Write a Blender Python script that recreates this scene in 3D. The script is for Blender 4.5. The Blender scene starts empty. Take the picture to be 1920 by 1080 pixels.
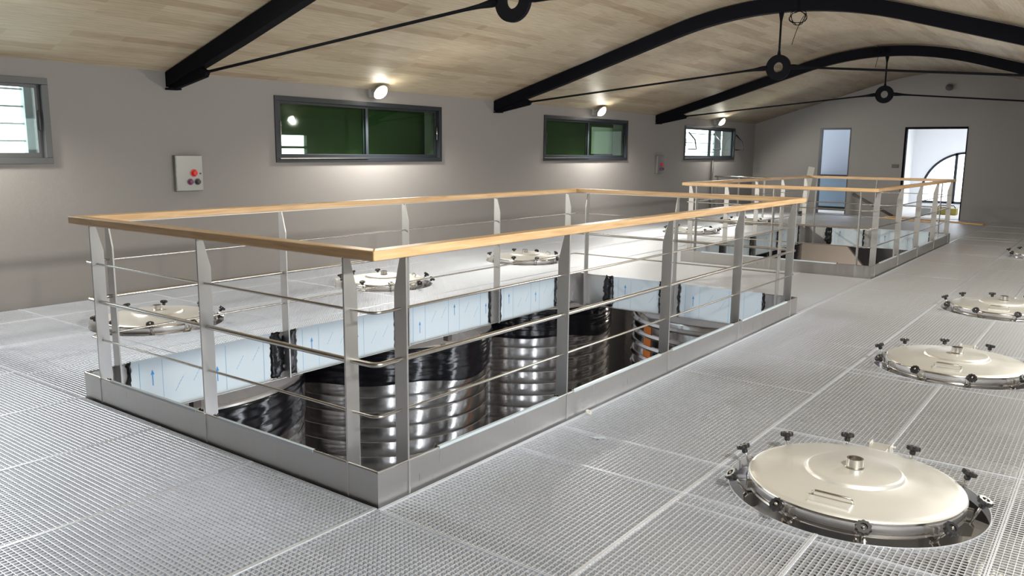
import bpy, math, random
from mathutils import Vector, Matrix
random.seed(7)
PI = math.pi
sc = bpy.context.scene
COL = sc.collection
# ------------------------------------------------------------------ camera, world, exposure
CAM = (2.300, -2.183, 1.433); YAW, PITCH, ROLL, FPX = 0.642, -0.166, 0.010, 1530.1
cd = bpy.data.cameras.new('camera'); cam = bpy.data.objects.new('camera', cd); COL.objects.link(cam)
cd.sensor_width = 36.0; cd.lens = 36.0 * FPX / 1920.0; cd.clip_start = 0.05; cd.clip_end = 200
fw = Vector((-math.sin(YAW)*math.cos(PITCH), math.cos(YAW)*math.cos(PITCH), math.sin(PITCH)))
r0 = Vector((math.cos(YAW), math.sin(YAW), 0)); u0 = r0.cross(fw)
rt = r0*math.cos(ROLL) + u0*math.sin(ROLL); up = -r0*math.sin(ROLL) + u0*math.cos(ROLL)
cam.matrix_world = Matrix(((rt.x, up.x, -fw.x, CAM[0]), (rt.y, up.y, -fw.y, CAM[1]), (rt.z, up.z, -fw.z, CAM[2]), (0, 0, 0, 1)))
sc.camera = cam
w = bpy.data.worlds.new('overcast_sky'); sc.world = w; w.use_nodes = True
w.node_tree.nodes['Background'].inputs['Color'].default_value = (0.86, 0.93, 1.0, 1)
w.node_tree.nodes['Background'].inputs['Strength'].default_value = 5.0
vs = sc.view_settings; vs.view_transform = 'Standard'; vs.look = 'None'; vs.gamma = 1.0; vs.use_curve_mapping = False
vs.exposure = 0.12
sc.cycles.use_denoising = True
sc.cycles.max_bounces = 10; sc.cycles.diffuse_bounces = 4; sc.cycles.glossy_bounces = 5; sc.cycles.transparent_max_bounces = 12
sc.cycles.sample_clamp_indirect = 3.0; sc.cycles.sample_clamp_direct = 12.0
LAMP_W = 230.0

# ------------------------------------------------------------------ dimensions
XW, XR = -5.497, 3.087            # side walls
XM = -1.205                       # centre line
YE, YB = 18.58, -6.0              # end wall, wall behind the camera
OW, OL = 2.413, 5.23              # openings in the deck
R2 = 7.9                          # start of the second opening
HXR, HXL, HY0, HP = 1.487, -4.04, 1.38, 2.60
KS = (0, 1, 2, 4, 5)              # tanks stand in groups of three with one place left empty
ZLOW = -3.4

# ------------------------------------------------------------------ materials
def new_mat(name):
    m = bpy.data.materials.new(name); m.use_nodes = True
    nt = m.node_tree; b = nt.nodes['Principled BSDF']
    return m, nt, b
def pbr(name, col, rough=0.5, metal=0.0, bump=0.0, scale=40.0, var=0.0, stretch=None, coat=0.0, emis=None, es=0.0, spec=0.5, rvar=0.0):
    m, nt, b = new_mat(name)
    b.inputs['Base Color'].default_value = (*col, 1); b.inputs['Roughness'].default_value = rough
    b.inputs['Metallic'].default_value = metal; b.inputs['Coat Weight'].default_value = coat
    b.inputs['Specular IOR Level'].default_value = spec
    if emis: b.inputs['Emission Color'].default_value = (*emis, 1); b.inputs['Emission Strength'].default_value = es
    if bump or var or rvar:
        tc = nt.nodes.new('ShaderNodeTexCoord'); mp = nt.nodes.new('ShaderNodeMapping'); nz = nt.nodes.new('ShaderNodeTexNoise')
        nt.links.new(tc.outputs['Object'], mp.inputs['Vector']); nt.links.new(mp.outputs['Vector'], nz.inputs['Vector'])
        if stretch: mp.inputs['Scale'].default_value = stretch
        nz.inputs['Scale'].default_value = scale; nz.inputs['Detail'].default_value = 5
        if bump:
            bp = nt.nodes.new('ShaderNodeBump'); bp.inputs['Strength'].default_value = bump; bp.inputs['Distance'].default_value = 0.01
            nt.links.new(nz.outputs['Fac'], bp.inputs['Height']); nt.links.new(bp.outputs['Normal'], b.inputs['Normal'])
        if var:
            mx = nt.nodes.new('ShaderNodeMix'); mx.data_type = 'RGBA'
            mx.inputs['A'].default_value = (*[c*(1-var) for c in col], 1); mx.inputs['B'].default_value = (*[min(1, c*(1+var)) for c in col], 1)
            nt.links.new(nz.outputs['Fac'], mx.inputs['Factor']); nt.links.new(mx.outputs['Result'], b.inputs['Base Color'])
        if rvar:
            mr = nt.nodes.new('ShaderNodeMapRange'); mr.inputs['From Min'].default_value = 0.3; mr.inputs['From Max'].default_value = 0.7
            mr.inputs['To Min'].default_value = max(0.03, rough-rvar); mr.inputs['To Max'].default_value = rough+rvar
            nt.links.new(nz.outputs['Fac'], mr.inputs['Value']); nt.links.new(mr.outputs['Result'], b.inputs['Roughness'])
    return m
def wood(name, c1, c2, scale, stretch, rough=0.35, coat=0.2):
    m, nt, b = new_mat(name)
    tc = nt.nodes.new('ShaderNodeTexCoord'); mp = nt.nodes.new('ShaderNodeMapping'); nz = nt.nodes.new('ShaderNodeTexNoise')
    mp.inputs['Scale'].default_value = stretch; nz.inputs['Scale'].default_value = scale; nz.inputs['Detail'].default_value = 8; nz.inputs['Distortion'].default_value = 0.6
    cr = nt.nodes.new('ShaderNodeValToRGB'); cr.color_ramp.elements[0].position = 0.3; cr.color_ramp.elements[1].position = 0.72
    cr.color_ramp.elements[0].color = (*c1, 1); cr.color_ramp.elements[1].color = (*c2, 1)
    nt.links.new(tc.outputs['Object'], mp.inputs['Vector']); nt.links.new(mp.outputs['Vector'], nz.inputs['Vector'])
    nt.links.new(nz.outputs['Fac'], cr.inputs['Fac']); nt.links.new(cr.outputs['Color'], b.inputs['Base Color'])
    b.inputs['Roughness'].default_value = rough; b.inputs['Coat Weight'].default_value = coat; b.inputs['Coat Roughness'].default_value = 0.2
    return m
def stave_mat():
    m, nt, b = new_mat('ceiling_staves')
    tc = nt.nodes.new('ShaderNodeTexCoord'); br = nt.nodes.new('ShaderNodeTexBrick')
    br.inputs['Scale'].default_value = 1.0; br.inputs['Brick Width'].default_value = 1.25; br.inputs['Row Height'].default_value = 0.115
    br.inputs['Mortar Size'].default_value = 0.0; br.inputs['Bias'].default_value = -0.55; br.offset = 0.37; br.offset_frequency = 3
    br.inputs['Color1'].default_value = (0.55, 0.465, 0.345, 1); br.inputs['Color2'].default_value = (0.33, 0.215, 0.13, 1)
    nt.links.new(tc.outputs['UV'], br.inputs['Vector'])
    br2 = nt.nodes.new('ShaderNodeTexBrick'); br2.inputs['Scale'].default_value = 1.0; br2.inputs['Brick Width'].default_value = 1.7; br2.inputs['Bias'].default_value = -0.55
    br2.inputs['Row Height'].default_value = 0.115; br2.inputs['Mortar Size'].default_value = 0.0; br2.offset = 0.61; br2.offset_frequency = 2
    br2.inputs['Color1'].default_value = (1, 1, 1, 1); br2.inputs['Color2'].default_value = (0.66, 0.56, 0.47, 1)
    nt.links.new(tc.outputs['UV'], br2.inputs['Vector'])
    mp = nt.nodes.new('ShaderNodeMapping'); mp.inputs['Scale'].default_value = (1.2, 18, 1); nz = nt.nodes.new('ShaderNodeTexNoise')
    nz.inputs['Scale'].default_value = 3.0; nz.inputs['Detail'].default_value = 6
    nt.links.new(tc.outputs['UV'], mp.inputs['Vector']); nt.links.new(mp.outputs['Vector'], nz.inputs['Vector'])
    cr = nt.nodes.new('ShaderNodeValToRGB'); cr.color_ramp.elements[0].position = 0.3; cr.color_ramp.elements[0].color = (0.78, 0.74, 0.68, 1)
    cr.color_ramp.elements[1].position = 0.65; cr.color_ramp.elements[1].color = (1, 1, 1, 1)
    nt.links.new(nz.outputs['Fac'], cr.inputs['Fac'])
    m1 = nt.nodes.new('ShaderNodeMix'); m1.data_type = 'RGBA'; m1.blend_type = 'MULTIPLY'; m1.inputs['Factor'].default_value = 1
    m2 = nt.nodes.new('ShaderNodeMix'); m2.data_type = 'RGBA'; m2.blend_type = 'MULTIPLY'; m2.inputs['Factor'].default_value = 1
    nt.links.new(br.outputs['Color'], m1.inputs['A']); nt.links.new(br2.outputs['Color'], m1.inputs['B'])
    nt.links.new(m1.outputs['Result'], m2.inputs['A']); nt.links.new(cr.outputs['Color'], m2.inputs['B'])
    nt.links.new(m2.outputs['Result'], b.inputs['Base Color']); b.inputs['Roughness'].default_value = 0.55
    return m
def glass_mat(name, tint):
    m = bpy.data.materials.new(name); m.use_nodes = True; nt = m.node_tree; nt.nodes.clear()
    out = nt.nodes.new('ShaderNodeOutputMaterial'); mx = nt.nodes.new('ShaderNodeMixShader'); tr = nt.nodes.new('ShaderNodeBsdfTransparent')
    gl = nt.nodes.new('ShaderNodeBsdfGlossy'); fr = nt.nodes.new('ShaderNodeFresnel'); ge = nt.nodes.new('ShaderNodeNewGeometry'); mr = nt.nodes.new('ShaderNodeMapRange')
    mr.inputs['To Min'].default_value = 1.45; mr.inputs['To Max'].default_value = 1/1.45
    nt.links.new(ge.outputs['Backfacing'], mr.inputs['Value']); nt.links.new(mr.outputs['Result'], fr.inputs['IOR'])
    tr.inputs['Color'].default_value = (*tint, 1); gl.inputs['Roughness'].default_value = 0.02
    nt.links.new(fr.outputs['Fac'], mx.inputs['Fac']); nt.links.new(tr.outputs[0], mx.inputs[1]); nt.links.new(gl.outputs[0], mx.inputs[2])
    nt.links.new(mx.outputs[0], out.inputs['Surface'])
    return m
M = {}
M['wall'] = pbr('grey_render', (0.285, 0.268, 0.266), 0.9, bump=0.12, scale=160, var=0.05)
M['wall_white'] = pbr('white_plaster', (0.82, 0.83, 0.85), 0.9)
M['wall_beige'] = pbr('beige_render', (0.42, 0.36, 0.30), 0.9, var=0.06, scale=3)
M['ceiling'] = stave_mat()
M['black'] = pbr('black_steel_paint', (0.003, 0.003, 0.006), 0.75, spec=0.12)
M['grate'] = pbr('galvanised_grating', (0.82, 0.845, 0.92), 0.32, 0.66, var=0.08, scale=1.3)
M['grate_rod'] = pbr('grating_cross_rod', (0.80, 0.825, 0.89), 0.28, 0.82)
M['steel'] = pbr('brushed_steel', (0.50, 0.485, 0.475), 0.33, 1.0, rvar=0.06, scale=60, stretch=(1, 1, 0.1))
M['box_steel'] = pbr('control_box_steel', (0.30, 0.295, 0.29), 0.42, 1.0)
M['post_steel'] = pbr('satin_steel', (0.52, 0.505, 0.50), 0.42, 1.0, var=0.06, scale=8)
M['rod_steel'] = pbr('polished_steel_rod', (0.70, 0.67, 0.64), 0.22, 1.0)
M['lid'] = pbr('satin_lid_steel', (0.87, 0.855, 0.83), 0.33, 0.68, var=0.04, scale=4, rvar=0.05)
M['collar'] = pbr('mirror_steel', (0.80, 0.78, 0.77), 0.20, 1.0)
M['tank'] = pbr('tank_steel', (0.66, 0.645, 0.635), 0.15, 1.0, bump=0.015, scale=14, rvar=0.04, stretch=(1, 1, 0.25))
M['cone'] = pbr('tank_cone_steel', (0.66, 0.62, 0.57), 0.30, 1.0, rvar=0.06, scale=5)
M['wrap'] = pbr('black_plastic_film', (0.006, 0.006, 0.008), 0.13, bump=0.3, scale=5, stretch=(0.7, 0.7, 7), spec=0.35)
M['torn'] = pbr('torn_black_film', (0.006, 0.006, 0.008), 0.22, bump=0.3, scale=30)
M['film'] = pbr('white_film', (0.56, 0.64, 0.72), 0.35, bump=0.15, scale=9)
M['ink'] = pbr('blue_ink', (0.03, 0.25, 0.62), 0.5)
M['inkpale'] = pbr('pale_blue_ink', (0.22, 0.44, 0.68), 0.5)
M['rail_wood'] = wood('oak_handrail', (0.56, 0.33, 0.16), (0.78, 0.53, 0.30), 6, (0.6, 9, 9))
M['board'] = wood('raw_board', (0.48, 0.27, 0.10), (0.66, 0.42, 0.19), 6, (0.6, 9, 9), 0.6, 0)
M['frame'] = pbr('anthracite_aluminium', (0.020, 0.024, 0.032), 0.4, 0.2)
M['frame_lit'] = pbr('lit_aluminium', (0.085, 0.087, 0.095), 0.45, 0.2)  # paler copy of the frame aluminium, lit look put into its colour
M['glass_green'] = glass_mat('green_tinted_glass', (0.78, 0.90, 0.80))
M['glass'] = glass_mat('clear_glass', (0.90, 0.97, 0.93))
M['knob'] = pbr('black_knob_plastic', (0.02, 0.02, 0.022), 0.35)
M['green_panel'] = pbr('green_painted_wall', (0.034, 0.055, 0.020), 0.8, var=0.35, scale=1.6)
M['pale_panel'] = pbr('pale_grey_panel', (0.88, 0.88, 0.92), 0.7)
M['slat'] = pbr('grey_slat', (0.42, 0.44, 0.45), 0.6)
M['red'] = pbr('red_plastic', (0.62, 0.03, 0.03), 0.35)
M['darkbutton'] = pbr('dark_button', (0.05, 0.05, 0.055), 0.4)
M['plum'] = pbr('plum_button', (0.16, 0.05, 0.11), 0.4)
M['lens'] = pbr('glowing_lens', (1, 1, 1), 0.5, emis=(1.0, 0.96, 0.84), es=60)
M['lamp_body'] = pbr('grey_lamp_body', (0.45, 0.45, 0.44), 0.5)
M['concrete'] = pbr('dark_concrete', (0.16, 0.155, 0.15), 0.85, var=0.2, scale=2)
M['white_floor'] = pbr('pale_screed', (0.62, 0.60, 0.58), 0.7)
M['bluegrey'] = pbr('blue_grey_paint', (0.34, 0.38, 0.44), 0.7)
M['bluepanel'] = pbr('blue_panel', (0.22, 0.30, 0.38), 0.35)
M['dark'] = pbr('dark_rubber', (0.02, 0.02, 0.02), 0.7)
M['yellow'] = pbr('dull_yellow', (0.35, 0.30, 0.06), 0.6)
M['brownsteel'] = pbr('primed_steel', (0.12, 0.10, 0.09), 0.6)
M['orange'] = pbr('orange_reflection', (0.75, 0.22, 0.04), 0.5)
M['whitepaint'] = pbr('white_paint', (0.62, 0.60, 0.56), 0.6)

# ------------------------------------------------------------------ mesh helpers
class MB:
    def __init__(s): s.v = []; s.f = []; s.uv = None
    def add(s, vs, fs):
        n = len(s.v); s.v += [tuple(p) for p in vs]; s.f += [tuple(i+n for i in f) for f in fs]; return s
    def box(s, x0, x1, y0, y1, z0, z1):
        return s.add([(x0,y0,z0),(x1,y0,z0),(x1,y1,z0),(x0,y1,z0),(x0,y0,z1),(x1,y0,z1),(x1,y1,z1),(x0,y1,z1)],
                     [(0,3,2,1),(4,5,6,7),(0,1,5,4),(1,2,6,5),(2,3,7,6),(3,0,4,7)])
    def prism(s, poly, axis, a, b):
        # poly in the two remaining axes (cyclic order), extruded along axis from a to b
        def mk(p, t):
            return {'x': (t, p[0], p[1]), 'y': (p[0], t, p[1]), 'z': (p[0], p[1], t)}[axis]
        n = len(poly); vs = [mk(p, a) for p in poly] + [mk(p, b) for p in poly]
        fs = [tuple(range(n))[::-1], tuple(range(n, 2*n))] + [(i, (i+1) % n, (i+1) % n+n, i+n) for i in range(n)]
        return s.add(vs, fs)
    def tube(s, pts, r, seg=10, closed=False, caps=True, radii=None):
        pts = [Vector(p) for p in pts]; n = len(pts); rings = []
        prev = None
        for i, p in enumerate(pts):
            if closed: t = (pts[(i+1) % n]-pts[i-1]).normalized()
            else: t = (pts[min(i+1, n-1)]-pts[max(i-1, 0)]).normalized()
            if prev is None:
                a = Vector((0, 0, 1)) if abs(t.z) < 0.9 else Vector((1, 0, 0))
                prev = (a-t*a.dot(t)).normalized()
            prev = (prev-t*prev.dot(t)).normalized(); q = t.cross(prev)
            rr = radii[i] if radii else r
            rings.append([p+prev*rr*math.cos(2*PI*k/seg)+q*rr*math.sin(2*PI*k/seg) for k in range(seg)])
        vs = [v for rg in rings for v in rg]; fs = []
        for i in range(n if closed else n-1):
            j = (i+1) % n
            for k in range(seg): fs.append((i*seg+k, i*seg+(k+1) % seg, j*seg+(k+1) % seg, j*seg+k))
        if caps and not closed: fs += [tuple(range(seg))[::-1], tuple(range((n-1)*seg, n*seg))]
        return s.add(vs, fs)
    def lathe(s, prof, seg=64, c=(0, 0, 0), closed=False, a0=0.0):
        vs = []; fs = []; n = len(prof)
        for r, z in prof:
            for k in range(seg):
                a = a0+2*PI*k/seg; vs.append((c[0]+r*math.cos(a), c[1]+r*math.sin(a), c[2]+z))
        for i in range(n if closed else n-1):
            j = (i+1) % n
            for k in range(seg): fs.append((i*seg+k, i*seg+(k+1) % seg, j*seg+(k+1) % seg, j*seg+k))
        return s.add(vs, fs)
    def xf(s, m): s.v = [tuple(m @ Vector(p)) for p in s.v]; return s
    def build(s, name, mat, parent=None, smooth=False, bevel=0.0, loc=None, autos=False):
        me = bpy.data.meshes.new(name); me.from_pydata(s.v, [], s.f); me.validate(); me.materials.append(M[mat] if isinstance(mat, str) else mat)
        if smooth or autos:
            me.polygons.foreach_set('use_smooth', [True]*len(me.polygons))
        if autos:
            try: me.set_sharp_from_angle(angle=math.radians(32))
            except Exception: pass
        o = bpy.data.objects.new(name, me); COL.objects.link(o)
        if parent: o.parent = parent
        if loc: o.location = loc
        if bevel:
            b = o.modifiers.new('bevel', 'BEVEL'); b.width = bevel; b.segments = 2; b.limit_method = 'ANGLE'
        return o
def tag(o, label=None, cat=None, group=None, kind=None):
    if label: o['label'] = label
    if cat: o['category'] = cat
    if group: o['group'] = group
    if kind: o['kind'] = kind
    return o
def empty(name, loc=(0, 0, 0), rz=0.0):
    o = bpy.data.objects.new(name, None); COL.objects.link(o); o.location = loc; o.rotation_euler = (0, 0, rz); o.empty_display_size = 0.1; return o
def copy_tree(o, parent=None):
    c = o.copy(); COL.objects.link(c); c.parent = parent
    for ch in list(o.children): copy_tree(ch, c)
    return c
def structure(o, label, cat): return tag(o, label, cat, kind='structure')

# ------------------------------------------------------------------ room shell
def prof(d):                      # top line of the roof arches above distance d from the centre line
    d = abs(d)
    return 3.255-0.1087*d*d if d < 1.38 else 3.462-0.300*d
def wall_cells(mb, axis, f0, f1, u0, u1, z0, z1, holes):
    """wall with its thickness f0..f1 along axis, length u0..u1, rectangular holes (ua, ub, za, zb)"""
    us = sorted(set([u0, u1]+[h[0] for h in holes]+[h[1] for h in holes]))
    for a, b in zip(us, us[1:]):
        cuts = sorted([(h[2], h[3]) for h in holes if h[0] <= a+1e-6 and h[1] >= b-1e-6]); z = z0
        for c0, c1 in cuts+[(z1, z1)]:
            if c0 > z+1e-6:
                if axis == 'x': mb.box(f0, f1, a, b, z, c0)
                else: mb.box(a, b, f0, f1, z, c0)
            z = max(z, c1)
WIN = [(-1.56, 1.30), (3.73, 6.55), (9.07, 11.90), (14.42, 17.25)]; WZ0, WZ1 = 1.28, 2.03
mb = MB(); wall_cells(mb, 'x', XW-0.32, XW, YB-0.3, YE+0.25, ZLOW, 2.6, [(a, b, WZ0, WZ1) for a, b in WIN])
structure(mb.build('wall_left', 'wall'), 'long grey rendered side wall with four low wide windows', 'wall')
mb = MB(); wall_cells(mb, 'x', XR, XR+0.32, YB-0.3, YE+0.25, ZLOW, 2.6, [(a, b, WZ0, WZ1) for a, b in WIN[:2]])
structure(mb.build('wall_right', 'wall'), 'long grey rendered side wall beside the viewer, outside the frame', 'wall')
mb = MB(); wall_cells(mb, 'y', YB-0.3, YB, XW, XR, ZLOW, 3.5, [])
structure(mb.build('wall_back', 'wall'), 'grey wall behind the viewer', 'wall')
D1 = (-3.86, -3.14, 0.0, 2.07); D2 = (-1.95, -0.66, 0.0, 2.07)
mb = MB(); wall_cells(mb, 'y', YE, YE+0.25, XW, XR, ZLOW, 3.5, [D1, D2])
structure(mb.build('wall_end', 'wall'), 'grey gable wall at the far end with two doorways', 'wall')
# ceiling: curved skin of timber staves
mb = MB(); N = 64; xs = [XM+(-4.5+9.0*i/N) for i in range(N+1)]
ys = [YB-0.3+(YE+0.25-YB+0.3)*j/2 for j in range(3)]
arc = [0.0]
for i in range(N): arc.append(arc[-1]+math.hypot(xs[i+1]-xs[i], prof(xs[i+1]-XM)-prof(xs[i]-XM)))
vs = [(x, y, prof(x-XM)+0.012) for y in ys for x in xs]
fs = [(j*(N+1)+i, (j+1)*(N+1)+i, (j+1)*(N+1)+i+1, j*(N+1)+i+1) for j in range(2) for i in range(N)]
mb.add(vs, fs)
ce = mb.build('ceiling', 'ceiling', smooth=True)
uvl = ce.data.uv_layers.new(name='UVMap')
for l in ce.data.loops:
    vi = l.vertex_index; uvl.data[l.index].uv = (ys[vi//(N+1)], arc[vi % (N+1)])
so = ce.modifiers.new('thickness', 'SOLIDIFY'); so.thickness = 0.10; so.offset = -1.0
structure(ce, 'pale timber stave ceiling curving over the whole hall', 'ceiling')
# lower storey floor
mb = MB(); mb.box(XW, XR, YB, YE, ZLOW-0.2, ZLOW)
structure(mb.build('floor_lower', 'concrete'), 'dark concrete floor of the storey below the openings', 'floor')

# ------------------------------------------------------------------ grating deck
PIT = 0.0225; BT = 0.0025; BD = 0.025
RO = 0.52
rects = [(-OW-0.004, 0.016, -0.016, OL+0.004), (-OW-0.004, 0.016, R2-0.016, R2+OL+0.004)]
circ = [(HXR, HY0+HP*k, RO) for k in KS]+[(HXL, HY0+HP*k, RO) for k in KS]
GX0, GX1, GY0, GY1 = XW+0.005, XR-0.005, -2.4, YE+0.0
def clip(coord, lo, hi, alongy):
    iv = []
    for (x0, x1, y0, y1) in rects:
        a, b, c, d = (x0, x1, y0, y1) if alongy else (y0, y1, x0, x1)
        if a < coord < b: iv.append((c, d))
    for (cx, cy, r) in circ:
        p, q = (cx, cy) if alongy else (cy, cx)
        if abs(coord-p) < r:
            h = math.sqrt(r*r-(coord-p)**2); iv.append((q-h, q+h))
    iv.sort(); out = []; z = lo
    for a, b in iv:
        if a > z: out.append((z, a))
        z = max(z, b)
    if z < hi: out.append((z, hi))
    return out
gv = []; gf = []
def gbar(x0, x1, y0, y1, z0, z1):
    n = len(gv)
    gv.extend([(x0,y0,z0),(x1,y0,z0),(x1,y1,z0),(x0,y1,z0),(x0,y0,z1),(x1,y0,z1),(x1,y1,z1),(x0,y1,z1)])
    gf.extend([(n+4,n+5,n+6,n+7),(n,n+1,n+5,n+4),(n+1,n+2,n+6,n+5),(n+2,n+3,n+7,n+6),(n+3,n,n+4,n+7),(n,n+3,n+2,n+1)])
x = GX0+PIT*0.5
while x < GX1:
    for a, b in clip(x, GY0, GY1, True): gbar(x-BT/2, x+BT/2, a, b, -BD, 0)
    x += PIT
rods = []                         # round cross rods welded flush with the flats
y = GY0+PIT*0.5
while y < GY1:
    for a, b in clip(y, GX0, GX1, False): rods.append((a, b, y))
    y += PIT
# edge (banding) bars where panels meet, and round the manholes
def seam_y(xc, a, b):            # seam running along y
    for c, d in clip(xc, a, b, True):
        for s in (-1, 1): gbar(xc+s*0.0045-0.0030, xc+s*0.0045+0.0030, c, d, -BD, 0.0030)
def seam_x(yc, a, b):
    for c, d in clip(yc, a, b, False):
        for s in (-1, 1): gbar(c, d, yc+s*0.0045-0.0022, yc+s*0.0045+0.0022, -BD, 0.0015)
for xc in (0.92,): seam_y(xc, GY0, GY1)
seam_y(0.024, -0.02, GY1)
seam_y(HXR, GY0, GY1); seam_y(2.05, GY0, GY1)
for xc in (-3.18, HXL, -4.95): seam_y(xc, 0, GY1)
for xc in (-1.60, -0.82, 0.0, -2.42, -3.3, -4.1): seam_y(xc, GY0, -0.022)
seam_x(-0.022, GX0, 0.92)
for k in range(13): seam_x(1.30+1.45*k, 0.016, 0.92)
for k in range(7):
    for s in (-0.58, 0.60): seam_x(HY0+HP*k+s, 0.92, GX1); seam_x(HY0+HP*k+s+0.1, GX0, -OW)
seam_x(OL+0.03, -OW, 0.0); seam_x(R2-0.04, -OW, 0.0); seam_x(R2+OL+0.03, -OW, 0.0)
nflat = len(gf); RR = 0.0031
for a, b, y in rods:
    n = len(gv)
    for xx in (a, b):
        for k in range(8): gv.append((xx, y+RR*math.cos(2*PI*k/8), -RR*0.95+RR*math.sin(2*PI*k/8)))
    for k in range(8): gf.append((n+k, n+8+k, n+8+(k+1) % 8, n+(k+1) % 8)[::-1])
nrod = len(gf)
G = MB(); G.v = gv; G.f = gf
for (cx, cy, r) in circ:
    G.lathe([(r, 0.001), (r, -0.045), (r+0.004, -0.045), (r+0.004, 0.001)], 72, (cx, cy, 0), closed=True)
fl = G.build('floor', 'grate')
fl.data.materials.append(M['grate_rod'])
fl.data.polygons.foreach_set('material_index', [1 if nflat <= i < nrod else 0 for i in range(len(fl.data.polygons))])
fl.data.polygons.foreach_set('use_smooth', [nflat <= i < nrod for i in range(len(fl.data.polygons))])
structure(fl, 'stainless steel grating walkway deck with round manhole cut-outs', 'floor')
# solid strip of deck behind the camera (out of view) keeps the lower storey dark
mb = MB(); mb.box(XW, XR, YB, GY0-0.01, -BD, 0); structure(mb.build('floor_landing', 'concrete'), 'solid landing behind the viewer', 'floor')
# carrying beams below the deck
def ibeam_x(y, x0, x1): 
    m = MB(); z1 = -BD-0.003; z0 = z1-0.14
    m.box(x0, x1, y-0.035, y+0.035, z1-0.008, z1); m.box(x0, x1, y-0.035, y+0.035, z0, z0+0.008); m.box(x0, x1, y-0.004, y+0.004, z0+0.008, z1-0.008)
    return m
n = 0
for yy in (0.1, 2.7, 5.3, 7.9, 10.5, 13.3):
    for (a, b) in ((XW, -2.5), (0.06, XR)):
        m = ibeam_x(yy, a, b)
        tag(m.build('deck_beam', 'brownsteel'), 'steel beam under the grating between round tanks', 'beam', 'steel beams under the deck')

# ------------------------------------------------------------------ roof trusses
def make_truss():
    root = empty('roof_truss', (XM, 0, 0))
    D = 4.292; n = 72; H = 0.140; W = 0.10
    mb = MB(); ds = [-D+2*D*i/n for i in range(n+1)]
    def strip(w, zt, zb):
        vs = []; fs = []
        for d in ds: 
            t = prof(d); zb = H+0.028*min(1.0, (D-abs(d))/1.2); vs += [(d, -w/2, t-zt), (d, w/2, t-zt), (d, w/2, t-zb), (d, -w/2, t-zb)]
        for i in range(n):
            a = 4*i; b = a+4
            fs += [(a, b, b+1, a+1), (a+1, b+1, b+2, a+2), (a+2, b+2, b+3, a+3), (a+3, b+3, b, a)]
        fs += [(0, 1, 2, 3), (4*n+3, 4*n+2, 4*n+1, 4*n)]
        mb.add(vs, fs)
    strip(W, 0.0, H)
    for s in (-1, 1):            # end plates and stiffeners
        for d in (D-0.006, ): mb.box(min(s*d, s*(d-0.012)), max(s*d, s*(d-0.012)), -W/2, W/2, prof(d)-H, prof(d)-0.005)
    mb.build('arched_beam', 'black', root)
    zr = 2.455
    mb = MB(); mb.lathe([(0.060, -0.016), (0.148, -0.016), (0.148, 0.016), (0.060, 0.016)], 40, closed=True)
    mb.xf(Matrix.Translation((0, 0, zr)) @ Matrix.Rotation(PI/2, 4, 'X')); mb.build('ring_plate', 'black', root, autos=True)
    mb = MB(); mb.tube([(0, 0, zr+0.14), (0, 0, zr+0.20), (0, 0, 2.98), (0, 0, 3.03), (0, 0, 3.12)], 0.012, 10, radii=[0.024, 0.013, 0.013, 0.022, 0.040])
    mb.build('hanger_rod', 'black', root, smooth=True)
    for s in (-1, 1):
        a = Vector((s*0.14, 0, zr+0.0)); b = Vector((s*3.72, 0, 2.145))
        t = (b-a).normalized(); L = (b-a).length
        mb = MB(); pts = [a, a+t*0.05, a+t*0.16, a+t*0.30, a+t*(L*0.5), b-t*0.12, b-t*0.05, b]
        mb.tube(pts, 0.014, 10, radii=[0.030, 0.030, 0.018, 0.013, 0.013, 0.014, 0.022, 0.024])
        mb.build('tie_rod', 'black', root, smooth=True)
        f = prof(D)-H; g = [(s*D, f-0.012), (s*(D-0.14), f-0.018), (s*3.66, 2.105), (s*3.62, 2.155), (s*3.75, prof(3.75)-H+0.01), (s*D, f+0.03)]
        mb = MB(); mb.prism(g, 'y', -0.022, 0.022); mb.build('gusset_plate', 'black', root)
        mb = MB(); mb.box(min(s*D, s*(D-0.10)), max(s*D, s*(D-0.10)), -0.06, 0.06, f-0.03, f-0.012); mb.build('bearing_plate', 'black', root)
    return root
TY = [2.486, 7.788, 13.09]
tr = make_truss()
TL = ['black steel roof truss nearest the viewer, its ring cut by the top of the picture',
      'middle black steel roof truss, a wire coil hanging beside its hanger',
      'farthest black steel roof truss in front of the gable wall']
for i, yv in enumerate(TY):
    o = tr if i == 0 else copy_tree(tr); o.location = (XM, yv, 0)
    tag(o, TL[i], 'roof truss', 'arched roof trusses')
# wire coils on two of the trusses
def coil(loc, R, label, seed):
    rnd = random.Random(seed); pts = []
    for k in range(90):
        a = 2*PI*k/22; r = R*(1+0.18*math.sin(k*0.7)+rnd.uniform(-0.03, 0.03)); pts.append((loc[0]+r*math.cos(a), loc[1]+0.02*math.sin(k*0.31), loc[2]+r*0.9*math.sin(a)-0.01))
    e = pts[-1]
    for k in range(1, 8): pts.append((e[0]-R*0.22*k, e[1], e[2]-R*0.22*k-0.004*k*k))
    m = MB(); m.tube(pts, 0.004, 6)
    m.tube([(loc[0], loc[1], loc[2]+R*0.9), (loc[0]-0.01, loc[1]-0.01, loc[2]+R*2.0)], 0.004, 6)
    return tag(m.build('wire_coil', 'black', smooth=True), label, 'wire')
coil((-0.99, 7.738, 3.02), 0.085, 'black wire coil hanging from the middle roof truss', 2)
coil((-1.33, 12.97, 3.17), 0.045, 'small black wire coil at the crown of the farthest roof truss', 3)

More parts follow.
